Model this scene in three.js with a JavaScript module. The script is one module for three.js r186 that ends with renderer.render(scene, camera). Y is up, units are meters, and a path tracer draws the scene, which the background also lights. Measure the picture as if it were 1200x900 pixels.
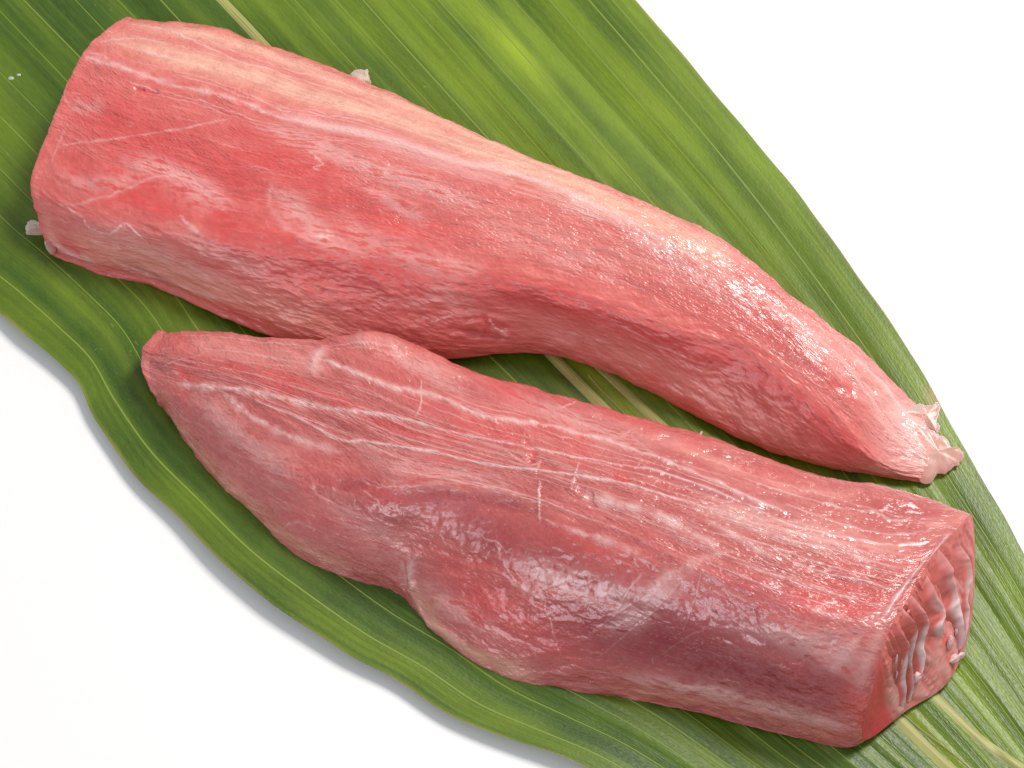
import * as THREE from 'three';
import { mergeGeometries } from 'three/addons/utils/BufferGeometryUtils.js';
import { RectAreaLightUniformsLib } from 'three/addons/lights/RectAreaLightUniformsLib.js';

// ---------------------------------------------------------------- camera, light, exposure
const W = 1024, H = 768;
const scene = new THREE.Scene();
const camera = new THREE.PerspectiveCamera(20, W / H, 0.01, 20);
const EL = 54 * Math.PI / 180, DIST = 0.42535;
camera.position.set(0, DIST * Math.sin(EL), DIST * Math.cos(EL));
camera.lookAt(0, 0, 0);
const renderer = new THREE.WebGLRenderer({ antialias: true });
renderer.setSize(W, H);
renderer.toneMapping = THREE.LinearToneMapping;
renderer.toneMappingExposure = 1.06;
renderer.shadowMap.enabled = true;
RectAreaLightUniformsLib.init();
scene.background = new THREE.Color(0.37, 0.375, 0.385);       // the pale studio round the table
function softbox(name, x, y, z, w, h, intensity, color, tx = 0, ty = 0, tz = 0) {
  const l = new THREE.RectAreaLight(color, intensity, w, h);
  l.name = name; l.position.set(x, y, z); l.lookAt(tx, ty, tz); l.castShadow = true; scene.add(l);
  return l;
}
softbox('key_softbox', 0.49, 0.82, -0.44, 0.34, 0.34, 28, 0xfffbf6);
softbox('fill_softbox', -0.50, 0.74, 0.62, 0.38, 0.38, 5.6, 0xf4f7ff);

// ---------------------------------------------------------------- helpers
const clamp = (x, a = 0, b = 1) => Math.min(b, Math.max(a, x));
const mix = (a, b, t) => a + (b - a) * t;
const sstep = (a, b, x) => { const t = clamp((x - a) / (b - a)); return t * t * (3 - 2 * t); };
function rng(seed) { let s = seed | 0; return () => { s = (s + 0x6d2b79f5) | 0; let t = Math.imul(s ^ (s >>> 15), 1 | s); t = (t + Math.imul(t ^ (t >>> 7), 61 | t)) ^ t; return ((t ^ (t >>> 14)) >>> 0) / 4294967296; }; }
const LATTICE = new Float32Array(65536); { const r = rng(4711); for (let i = 0; i < 65536; i++) LATTICE[i] = r(); }
function noise(x, y, k = 0) {                                   // value noise, 0..1
  const i = Math.floor(x), j = Math.floor(y), a0 = (i + k * 91) & 255, a1 = (a0 + 1) & 255, b0 = ((j + k * 57) & 255) << 8, b1 = ((j + 1 + k * 57) & 255) << 8;
  let u = x - i, v = y - j;
  u = u * u * (3 - 2 * u); v = v * v * (3 - 2 * v);
  const a = LATTICE[b0 | a0], b = LATTICE[b0 | a1], c = LATTICE[b1 | a0], d = LATTICE[b1 | a1];
  return a + (b - a) * u + (c - a) * v + (a - b - c + d) * u * v;
}
function fbm(x, y, k, n = 4) { let s = 0, a = 0.5, t = 0; for (let o = 0; o < n; o++) { s += a * noise(x, y, k + o * 17); t += a; x = x * 2.03 + 5.1; y = y * 2.03 + 1.7; a *= 0.5; } return s / t; }
const cr = (a, b, c, d, t) => 0.5 * (2 * b + (c - a) * t + (2 * a - 5 * b + 4 * c - d) * t * t + (3 * b - a - 3 * c + d) * t * t * t);
const names = {};
function numbered(n) { const k = names[n] = (names[n] ?? -1) + 1; return k ? n + '_' + String(k).padStart(3, '0') : n; }
function thing(name, label, category, group) { const o = new THREE.Group(); o.name = numbered(name); o.userData = { label, category }; if (group) o.userData.group = group; scene.add(o); return o; }
function part(name, geometry, material, parent, label) {
  const m = new THREE.Mesh(geometry, material); m.name = name; m.castShadow = m.receiveShadow = true;
  if (label) m.userData.label = label;
  parent.add(m); return m;
}
function dataTex(arr, w, h, srgb, repeat) {
  const t = new THREE.DataTexture(arr, w, h, THREE.RGBAFormat);
  if (srgb) t.colorSpace = THREE.SRGBColorSpace;
  t.magFilter = t.minFilter = THREE.LinearFilter; t.wrapS = THREE.ClampToEdgeWrapping; t.wrapT = repeat ? THREE.RepeatWrapping : THREE.ClampToEdgeWrapping;
  t.needsUpdate = true; return t;
}
const toS = (c) => Math.round(255 * clamp(c <= 0.0031308 ? 12.92 * c : 1.055 * Math.pow(c, 1 / 2.4) - 0.055));
const mmv = (a) => new THREE.Vector3(a[0] / 1000, a[1] / 1000, a[2] / 1000);

// ---------------------------------------------------------------- the leaf's surface: u along it, v from left edge (-1) over the midrib (0) to the right edge (1)
//<leaf>
const LL = [[0,-222.7,-306.7],[1,-197.5,-158.3],[2,-148.2,-67.8],[3,-112.9,-26],[3.5,-101.1,-15.1],[4,-92.5,-7.1],[4.5,-85.5,0],[5,-80.2,9.3],[5.5,-72.1,21.4],[6,-62.3,32.3],[6.5,-51.5,43.9],[7,-41.3,52.4],[7.5,-30.2,60.6],[8,-19.5,66.9],[8.5,-9.6,73.7],[9,1.5,78.5],[9.5,11.7,82.7],[10,23.1,89.4],[11,45.4,100.2],[12,73.6,113.5],[13,107.1,128.4]];
const LM = [[0,-222.7,-317.5],[1,-152.6,-224.3],[2,-118.2,-177.9],[3,-78,-124.1],[4,-50.2,-85.5],[5,-26.8,-53.4],[6,-6.9,-25.9],[7,11.7,-1.3],[8,30.6,22.6],[9,49.7,47.8],[10,66.1,70.3],[11,80.3,88.3],[12,94.9,107.5],[13,108.2,127.7]];
const LR = [[0,-219.1,-319.3],[1,-99.9,-288.1],[2,-38.6,-210],[3,0,-152.2],[4,17.4,-121.6],[5,37.2,-87.4],[6,53.8,-58.2],[7,66.7,-32.2],[8,78,-6.2],[9,87.2,19.4],[10,94.3,40.1],[11,100.1,61.8],[12,104.8,88.2],[13,107.8,127.5]];
function curveAt(L, u) {
  let i = 0; while (i < L.length - 2 && u > L[i + 1][0]) i++;
  const a = L[Math.max(0, i - 1)], b = L[i], c = L[i + 1], d = L[Math.min(L.length - 1, i + 2)], t = clamp((u - b[0]) / (c[0] - b[0])), h = c[0] - b[0];
  const out = [];
  for (let k = 1; k < 3; k++) {                                   // Hermite with uneven knots
    const m0 = b === a ? (c[k] - b[k]) / h : (c[k] - a[k]) / (c[0] - a[0]), m1 = c === d ? (c[k] - b[k]) / h : (d[k] - b[k]) / (d[0] - b[0]);
    const t2 = t * t, t3 = t2 * t;
    out.push((2 * t3 - 3 * t2 + 1) * b[k] + (t3 - 2 * t2 + t) * m0 * h + (3 * t2 - 2 * t3) * c[k] + (t3 - t2) * m1 * h);
  }
  return out;
}
const gauss = (x, w) => Math.exp(-x * x / (w * w));
function pleat(u, v) {                                            // folds along the veins, mm
  const q = v * 1.0 + 0.012 * Math.sin(u * 1.3 + v * 3), w = Math.abs(v);
  let h = 0;
  h += (0.42 + 0.2 * Math.sin(u * 0.8 + v * 5)) * Math.sin(q * 15 + 0.9 * Math.sin(u * 0.6)) * sstep(0.08, 0.25, w);
  h += 0.14 * Math.sin(q * 41 + 1.1 + 0.5 * Math.sin(u * 0.9)) * sstep(0.05, 0.15, w);
  h += 0.05 * Math.sin(q * 113);
  return h * (1 - 0.75 * sstep(0.72, 0.98, w));
}
function leafPoint(u, v, out = new THREE.Vector3()) {             // metres
  const M = curveAt(LM, u), E = curveAt(v < 0 ? LL : LR, u), w = Math.abs(v);
  const x = mix(M[0], E[0], w), z = mix(M[1], E[1], w), tip = sstep(0, 1, u) * sstep(13, 12, u);
  let y = 0.9 + pleat(u, v) * (0.25 + 0.75 * tip);
  y -= 0.35 * gauss(v, 0.05);
  if (v < 0) y += (1.5 * sstep(0.4, 1.0, w) + 0.35 * Math.sin(u * 2.1) * sstep(0.75, 1, w)) * sstep(2, 4, u) * sstep(12.6, 9, u) ;
  else y += (0.9 * sstep(0.6, 1.0, w) + 0.3 * Math.sin(u * 1.7 + 1) * sstep(0.75, 1, w)) * sstep(12.8, 10, u);
  return out.set(x / 1000, y / 1000, z / 1000);
}
//</leaf>

// ---------------------------------------------------------------- the loins' surface: s along the loin, t round its section
//<surf>
// stations of [front foot, front ridge, seam, back], mm
const N1 = [
  [[-93.2,4,-31.5],[-95,13,-40.5],[-87.4,17.5,-71.6],[-80.5,12,-87.7]],
  [[-83.7,4,-26.8],[-85.5,14,-34],[-75.8,19.5,-64.7],[-67.1,13,-85.6]],
  [[-71.4,4,-23.3],[-73,15,-29.1],[-62.2,20.5,-59],[-53.9,13.5,-79.8]],
  [[-56.8,4,-15.5],[-58.2,16,-24.1],[-47.7,21.5,-51.7],[-39,14,-72.3]],
  [[-41.9,4,-9.3],[-41.6,16.5,-20.9],[-30.7,22,-46.8],[-22.9,14.5,-62.5]],
  [[-28.1,4,-6.8],[-26.5,16.5,-18.3],[-15.2,22,-41.1],[-7,15,-51.6]],
  [[-13,4,-4.9],[-11.5,16,-14],[0,21.5,-35.7],[8.6,15,-42.6]],
  [[4.7,4.5,-5.4],[3.3,16,-11.1],[15,21,-29.5],[22.1,15,-35.3]],
  [[16.9,4,-1.6],[18,15.5,-6.5],[28.1,20,-22.7],[33.8,14.5,-29.3]],
  [[28.3,3.5,4.4],[30.8,15,-1.1],[38.6,18.5,-15.4],[44.4,13.5,-22.1]],
  [[38.8,3.5,11.4],[43.6,14,3.4],[48.9,17,-6.8],[53.9,12,-12.6]],
  [[48.9,3,17.2],[54.5,12.5,11.1],[57.9,15,1.3],[61.8,10,-5.8]],
  [[60.6,3,21.3],[63.5,9,18.8],[65.8,11,8],[69,7.5,-0.4]],
  [[70.6,2.7,23.2],[70.1,5,22],[72.1,6.2,13.3],[74.5,4.7,4.5]],
  [[76.7,2.2,23.8],[77.6,2.7,22.3],[78.9,3.2,17.3],[78.5,3,7.9]],
];
const N2 = [
  [[-67.2,3.5,7],[-69.8,7,2.2],[-69.5,8,-2.1],[-67.3,6,-7.8]],
  [[-63.2,3.5,13.8],[-62.8,10,7.1],[-61,11.5,1.3],[-59.6,8.5,-6.5]],
  [[-57.1,3.5,22.2],[-52.7,12.5,13],[-49.9,14,5.2],[-49.2,10.5,-3.5]],
  [[-48,3.5,31.5],[-40.9,14.5,21.2],[-38.2,16,9.7],[-38.3,12.5,-1]],
  [[-38.8,3.5,40.2],[-31.1,16,27.6],[-27.6,18,14.1],[-26.8,15,-1.3]],
  [[-28.7,3.5,44.9],[-21.5,17.5,33.9],[-17.2,19,19.6],[-17.8,14.5,1.7]],
  [[-20.1,3.5,48.5],[-11.4,18.5,36.4],[-6.2,19.5,24.7],[-6.4,14.5,8.2]],
  [[-11.9,3.5,56.8],[0,19.5,40.3],[4.6,20,28.8],[5.3,14.5,11.5]],
  [[-1.8,3.5,64.1],[10.5,20.5,45.4],[13.7,20.5,32.8],[15.8,14.5,15.6]],
  [[9,3.5,67.1],[20.8,21,50.6],[24.2,21,36.8],[26.3,14.5,19.1]],
  [[20.2,3.5,69],[29.4,21.5,55.3],[33.2,21,40.4],[36.1,14.5,22.6]],
  [[31.3,3.5,71.5],[37.9,22,59.6],[43.5,21,44],[45.9,14.5,27.5]],
  [[41.5,3.5,74.6],[46.3,22.5,63.8],[53.7,21,47.5],[56.8,14.5,31.2]],
  [[50.2,3.5,77.4],[54.8,22.5,66.6],[63,21,51],[67.8,14.5,34.2]],
  [[57.8,3.5,79],[60.7,22.5,68.1],[69.8,21,52.7],[77.5,14.5,37.5]],
  [[60.7,4,78.6],[63.4,22,68],[73.8,20.5,50.7],[82.4,15,40.9]],
];
const ROWT = [0, 0.07, 0.25, 0.33, 0.40, 0.56, 0.69, 0.78, 0.87, 0.93, 0.97, 1];
function makeNet(N, o) {
  const rows = N.map((st, i) => {
    const [F, R, S, B] = st.map(mmv), L = (a, b, t, dx = 0, dy = 0) => a.clone().lerp(b, t).addScaledVector(side, dx / 1000).add(new THREE.Vector3(0, dy / 1000, 0));
    const side = F.clone().sub(B).setY(0).normalize();             // towards the front
    const w = o.taper(i), bb = o.back?.[i];
    const BB = bb ? mmv(bb) : L(B, B, 0, 0.8 * w).setY(0.0018);
    const F0 = o.foot?.[i] ? mmv(o.foot[i]) : L(F, F, 0, -3.0 * w).setY(0.0014);
    return [F0, F, L(F, R, mix(0.6, o.crease[0], sstep(1, 6, i)), o.front[0] * w * mix(o.round, 1, sstep(1, 6, i)), o.front[1] * w * mix(o.round, 1, sstep(1, 6, i))), R, L(R, S, mix(0.3, o.crease[1], sstep(1, 6, i)), 0, o.top * mix(0.75, o.crease[2], sstep(1, 6, i)) * w), L(R, S, 0.67, 0, o.top * w), S, L(S, B, 0.55, 0, o.rear * w), B, BB, o.under?.[i] ? mmv(o.under[i]) : L(F0, BB, 0.6).setY(0.0012)];
  });
  const n = rows.length, k = rows[0].length, c0 = o.cap0, c1 = o.cap1;
  const cen = (st) => { const c = new THREE.Vector3(); for (const p of st) c.add(p); return c.multiplyScalar(1 / st.length); };
  const capDir = (i, j) => cen(rows[i]).sub(cen(rows[j])).setY(0).normalize();
  const d0 = capDir(0, 1), d1 = capDir(n - 1, n - 2), e0 = cen(rows[0]), e1 = cen(rows[n - 1]);
  const A = c0.share, Bq = 1 - c1.share;
  const P = [0, 0, 0];
  const station = (i) => rows[Math.min(n - 1, Math.max(0, i))];
  function body(f, t, out) {
    const x = clamp(f) * (n - 1), i = Math.min(n - 2, Math.floor(x)), a = x - i;
    t = t - Math.floor(t);
    let j = 0; while (j < k - 1 && t >= ROWT[j + 1]) j++;
    const b = (t - ROWT[j]) / (ROWT[j + 1] - ROWT[j]);
    const R = (i2, ax) => { const st = station(i2); return cr(st[(j + k - 1) % k][ax], st[j][ax], st[(j + 1) % k][ax], st[(j + 2) % k][ax], b); };
    const axes = ['x', 'y', 'z'];
    for (let q = 0; q < 3; q++) P[q] = cr(R(i - 1, axes[q]), R(i, axes[q]), R(i + 1, axes[q]), R(i + 2, axes[q]), a);
    return out.set(P[0], P[1], P[2]);
  }
  return function point(s, t, out = new THREE.Vector3()) {
    let cap = null, th = 0, f;
    if (s < A) { cap = c0; th = 1 - s / A; f = 0; } else if (s > Bq) { cap = c1; th = (s - Bq) / (1 - Bq); f = 1; } else f = (s - A) / (Bq - A);
    body(f, t, out);
    if (cap) {
      const e = f ? e1 : e0, d = f ? d1 : d0, q = Math.sin(th * Math.PI / 2), keep = Math.pow(Math.max(0, 1 - Math.pow(th, cap.p)), 1 / cap.p);
      const y0 = out.y;
      out.sub(e).multiplyScalar(keep).add(e).addScaledVector(d, cap.bulge / 1000 * Math.pow(q, cap.e ?? 1) * (cap.even ? 1 : mix(1, sstep(0, 0.012, y0), 0.5)));
    }
    if (out.y < 0.0012) out.y = 0.0012;
    return out;
  };
}
const surf1 = makeNet(N1, { taper: (i) => i > 11 ? [0.75, 0.45, 0.25][i - 12] : 1, round: 2.2, crease: [0.67, 0.22, 0.5], front: [0.5, 0.3], top: 1.2, rear: 1.3, cap0: { share: 0.07, p: 3.2, bulge: 3.2, e: 0.8 }, cap1: { share: 0.04, p: 1.8, bulge: 1.4, e: 0.8 } });
const surf2 = makeNet(N2, { taper: (i) => i < 3 ? [0.35, 0.6, 0.8][i] : 1, round: 1, crease: [0.62, 0.26, 0.7], front: [1.5, 1.6], top: 0.7, rear: 1.0, cap0: { share: 0.05, p: 3, bulge: 3.0, e: 0.8 }, cap1: { share: 0.06, p: 1.12, bulge: 0.6, even: true },
  back: { 13: [71.6,2.5,47.8], 14: [78.1,3,48.1], 15: [82.7,3,53.7] }, foot: { 15: [69,2,72.2] }, under: { 15: [77.4,2,66] } });
//</surf>

// ---------------------------------------------------------------- the table
const tableMat = new THREE.MeshStandardMaterial({ color: new THREE.Color(0.86, 0.86, 0.86), roughness: 0.55 });
{
  const g = new THREE.BoxGeometry(2.4, 0.03, 1.8); g.translate(0, -0.015, 0);
  const m = new THREE.Mesh(g, tableMat); m.name = 'tabletop'; m.receiveShadow = true; m.userData = { kind: 'structure', label: 'plain white studio tabletop' }; scene.add(m);
}

// ---------------------------------------------------------------- the leaf
const leaf = thing('leaf', 'large broad green leaf with lengthwise veins under both raw loins', 'leaf');
// stripes and main veins in (u, v): [width mm, height mm, points]
const MIDRIB = [
  [2.3, 0.35, [[0.141,-0.032],[3.472,-0.001],[3.789,0.002],[6.99,0.003],[7.751,0.003],[10.382,-0.008],[10.998,0.007],[12.667,0.057]]],
  [2.0, 0.30, [[5.719,0.086],[6.13,0.074],[7.172,0.094],[7.662,0.106],[10.198,0.198],[11.035,0.288],[12.538,0.806]]],
  [0.4, 0.25, [[7.047,0.044],[7.253,0.039],[10.142,0.026],[10.743,0.07],[12.386,0.146]]],
];
const VEINS = [-0.93, -0.83, -0.74, -0.66, -0.57, -0.475, -0.4, -0.31, -0.22, -0.13, 0.17, 0.26, 0.335, 0.43, 0.515, 0.6, 0.7, 0.79, 0.875, 0.945];
const veinV = (v0, u) => v0 + 0.006 * Math.sin(u * 0.9 + v0 * 40);
const leafEdge = (u, sgn) => 0.002 * Math.sin(u * 4 + sgn) + 0.0012 * Math.sin(u * 9.7 + sgn * 3);
let leafMat, veinMat, midribMat;
{
  const TW = 2048, TH = 1024, col = new Uint8Array(TW * TH * 4), bmp = new Uint8Array(TW * TH * 4);
  const r = rng(5), tone = [];
  for (let i = 0; i < 260; i++) tone.push(r());
  for (let y = 0; y < TH; y++) for (let x = 0; x < TW; x++) {
    const u = x / TW * 13, v = y / TH * 2 - 1, i = (y * TW + x) * 4, w = Math.abs(v);
    const q = (v + 0.004 * Math.sin(u * 1.7 + v * 9)) * 100;
    const band = noise(q * 0.22 + 50, u * 0.25, 3), streak = noise(q * 1.3, u * 0.5, 5), hair = noise(q * 4.5, u * 1.2, 7), cell = noise(q * 7, u * 42, 9), blot = fbm(u * 1.5, v * 7, 11, 4), blot2 = fbm(u * 5, v * 40, 13, 3);
    let g = 0.8 + 0.28 * (band - 0.5) + 0.14 * (streak - 0.5) + 0.12 * (hair - 0.5) + 0.26 * (cell - 0.5) + 0.4 * (blot - 0.5) + 0.2 * (blot2 - 0.5);
    g *= 1 + 0.3 * sstep(-0.15, 0.2, v);  // right half painted lighter, and yellower below, for the light it catches
    let cr_ = 0.067 * g, cg = 0.138 * g, cb = 0.010 * g;
    const yel = clamp(0.42 * (band - 0.35) + 0.5 * (blot - 0.4) + 0.18 * (streak - 0.5) + 0.07 * sstep(0.86, 1, w) + 0.24 * sstep(-0.1, 0.25, v) + 0.5 * gauss(v - 0.05, 0.035) * sstep(5.4, 6.6, u));
    cr_ += 0.15 * yel; cg += 0.145 * yel; cb += 0.004 * yel;
    // light glowing through the leaf, painted as a paler patch near the right edge
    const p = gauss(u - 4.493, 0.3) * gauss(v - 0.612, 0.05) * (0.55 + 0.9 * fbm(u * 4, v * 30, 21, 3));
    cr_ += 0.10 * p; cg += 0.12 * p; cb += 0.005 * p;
    let line = 0;
    for (let k = -17; k <= 17; k++) { const d = v - (k + 0.5 + 0.2 * Math.sin(k * 7.7)) / 35 * 2 - 0.004 * Math.sin(u * 0.9 + k); line += gauss(d, 0.0022) * (0.5 + 0.5 * Math.sin(k * 3.3)); }
    line *= 0.35 + 0.4 * noise(u * 2, v * 30, 31);
    cr_ += 0.045 * line; cg += 0.05 * line; cb += 0.006 * line;
    const brown = sstep(0.988, 1, w) * noise(u * 3, 3 * Math.sign(v), 33);
    cr_ = mix(cr_, 0.3, brown * 0.7); cg = mix(cg, 0.27, brown * 0.7); cb = mix(cb, 0.08, brown * 0.7);
    const nick = gauss(u - 8.4, 0.09) * sstep(1 - 0.07, 1, v) * 0.9;
    cr_ = mix(cr_, 0.34, nick); cg = mix(cg, 0.24, nick); cb = mix(cb, 0.08, nick);
    const speck = sstep(0.93, 0.97, noise(u * 26, v * 130, 35)) * sstep(0.62, 0.8, noise(u * 3, v * 12, 36)) * 0.5;
    cr_ = mix(cr_, 0.3, speck); cg = mix(cg, 0.28, speck); cb = mix(cb, 0.1, speck);
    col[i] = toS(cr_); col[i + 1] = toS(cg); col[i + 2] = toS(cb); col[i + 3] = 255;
    const b = 0.5 + 0.32 * (hair - 0.5) + 0.16 * (streak - 0.5) + 0.30 * (cell - 0.5) + 0.3 * line + 0.2 * (noise(u * 60, q * 3, 41) - 0.5);
    bmp[i] = bmp[i + 1] = bmp[i + 2] = 255 * clamp(b); bmp[i + 3] = 255;
  }
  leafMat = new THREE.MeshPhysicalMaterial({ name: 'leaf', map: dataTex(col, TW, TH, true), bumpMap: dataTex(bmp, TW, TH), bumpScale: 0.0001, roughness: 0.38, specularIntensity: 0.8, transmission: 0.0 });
  veinMat = new THREE.MeshPhysicalMaterial({ name: 'leaf_vein', color: new THREE.Color(0.20, 0.28, 0.035), roughness: 0.5 });
  const mc = new Uint8Array(1024 * 64 * 4);
  for (let y = 0; y < 64; y++) for (let x = 0; x < 1024; x++) { const i = (y * 1024 + x) * 4, a = noise(x * 0.02, y * 0.25, 51), b = noise(x * 0.06, y * 0.8, 52), k = 0.75 + 0.3 * (a - 0.5) + 0.35 * (b - 0.5); mc[i] = toS(0.46 * k); mc[i + 1] = toS(0.46 * k); mc[i + 2] = toS(0.14 * k); mc[i + 3] = 255; }
  midribMat = new THREE.MeshPhysicalMaterial({ name: 'leaf_midrib', map: dataTex(mc, 1024, 64, true), roughness: 0.5 });
}
{
  const NU = 640, NV = 300, pos = [], uv = [], idx = [], p = new THREE.Vector3();
  for (const side of [0, 1]) for (let i = 0; i <= NU; i++) for (let j = 0; j <= NV; j++) {
    const u = i / NU * 13, w = j / NV * 2 - 1, v = w * (1 + (Math.abs(w) > 0.9 ? leafEdge(u, Math.sign(w)) * (Math.abs(w) - 0.9) * 10 : 0));
    leafPoint(u, v, p); const rim = 1 - Math.pow(Math.abs(w), 24);
    pos.push(p.x, p.y - (side ? 0.00028 * rim : 0), p.z); uv.push(u / 13, (w + 1) / 2);
  }
  const row = NV + 1, off = (NU + 1) * row;
  for (let i = 0; i < NU; i++) for (let j = 0; j < NV; j++) { const a = i * row + j, b = a + row; idx.push(a, a + 1, b, b, a + 1, b + 1); idx.push(off + a, off + b, off + a + 1, off + b, off + b + 1, off + a + 1); }
  const g = new THREE.BufferGeometry(); g.setAttribute('position', new THREE.Float32BufferAttribute(pos, 3)); g.setAttribute('uv', new THREE.Float32BufferAttribute(uv, 2)); g.setIndex(idx); g.computeVertexNormals();
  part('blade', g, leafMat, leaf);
}
function ridge(path, n, halfWidth, height, material, name) {        // a rounded strip lying on the leaf
  const pos = [], uv = [], idx = [], K = 6, p = new THREE.Vector3(), q = new THREE.Vector3(), r = new THREE.Vector3();
  for (let i = 0; i <= n; i++) {
    const f = i / n, [u, v] = path(f), hw = halfWidth(f);
    leafPoint(u, v - 0.01, q); leafPoint(u, v + 0.01, r); const d = r.sub(q).setY(0), per = 0.02 / d.length();   // v per metre
    for (let k = 0; k <= K; k++) { const c = k / K * 2 - 1; leafPoint(u, v + c * hw * per, p); pos.push(p.x, p.y + height * (1 - c * c) - 0.00003, p.z); uv.push(f, k / K); }
  }
  for (let i = 0; i < n; i++) for (let k = 0; k < K; k++) { const a = i * (K + 1) + k, b = a + K + 1; idx.push(a, a + 1, b, b, a + 1, b + 1); }
  const g = new THREE.BufferGeometry(); g.setAttribute('position', new THREE.Float32BufferAttribute(pos, 3)); g.setAttribute('uv', new THREE.Float32BufferAttribute(uv, 2)); g.setIndex(idx); g.computeVertexNormals();
  part(name, g, material, leaf);
}
for (const [w, h, pts] of MIDRIB) ridge((f) => curveAt(pts.map(([u, v]) => [u, u, v]), mix(pts[0][0], pts[pts.length - 1][0], f)), 300, () => w / 2000, h / 1000, midribMat, 'midrib');
VEINS.forEach((v0, i) => ridge((f) => { const u = mix(0.6, 12.6, f); return [u, veinV(v0, u)]; }, 420, (f) => (i % 3 === 0 ? 0.0002 : 0.00013) * sstep(0, 0.1, f) * sstep(1, 0.85, f) + 0.00002, 0.00007, veinMat, 'vein'));


// ---------------------------------------------------------------- the loins
const TW = 2048, TH = 1024;
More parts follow.
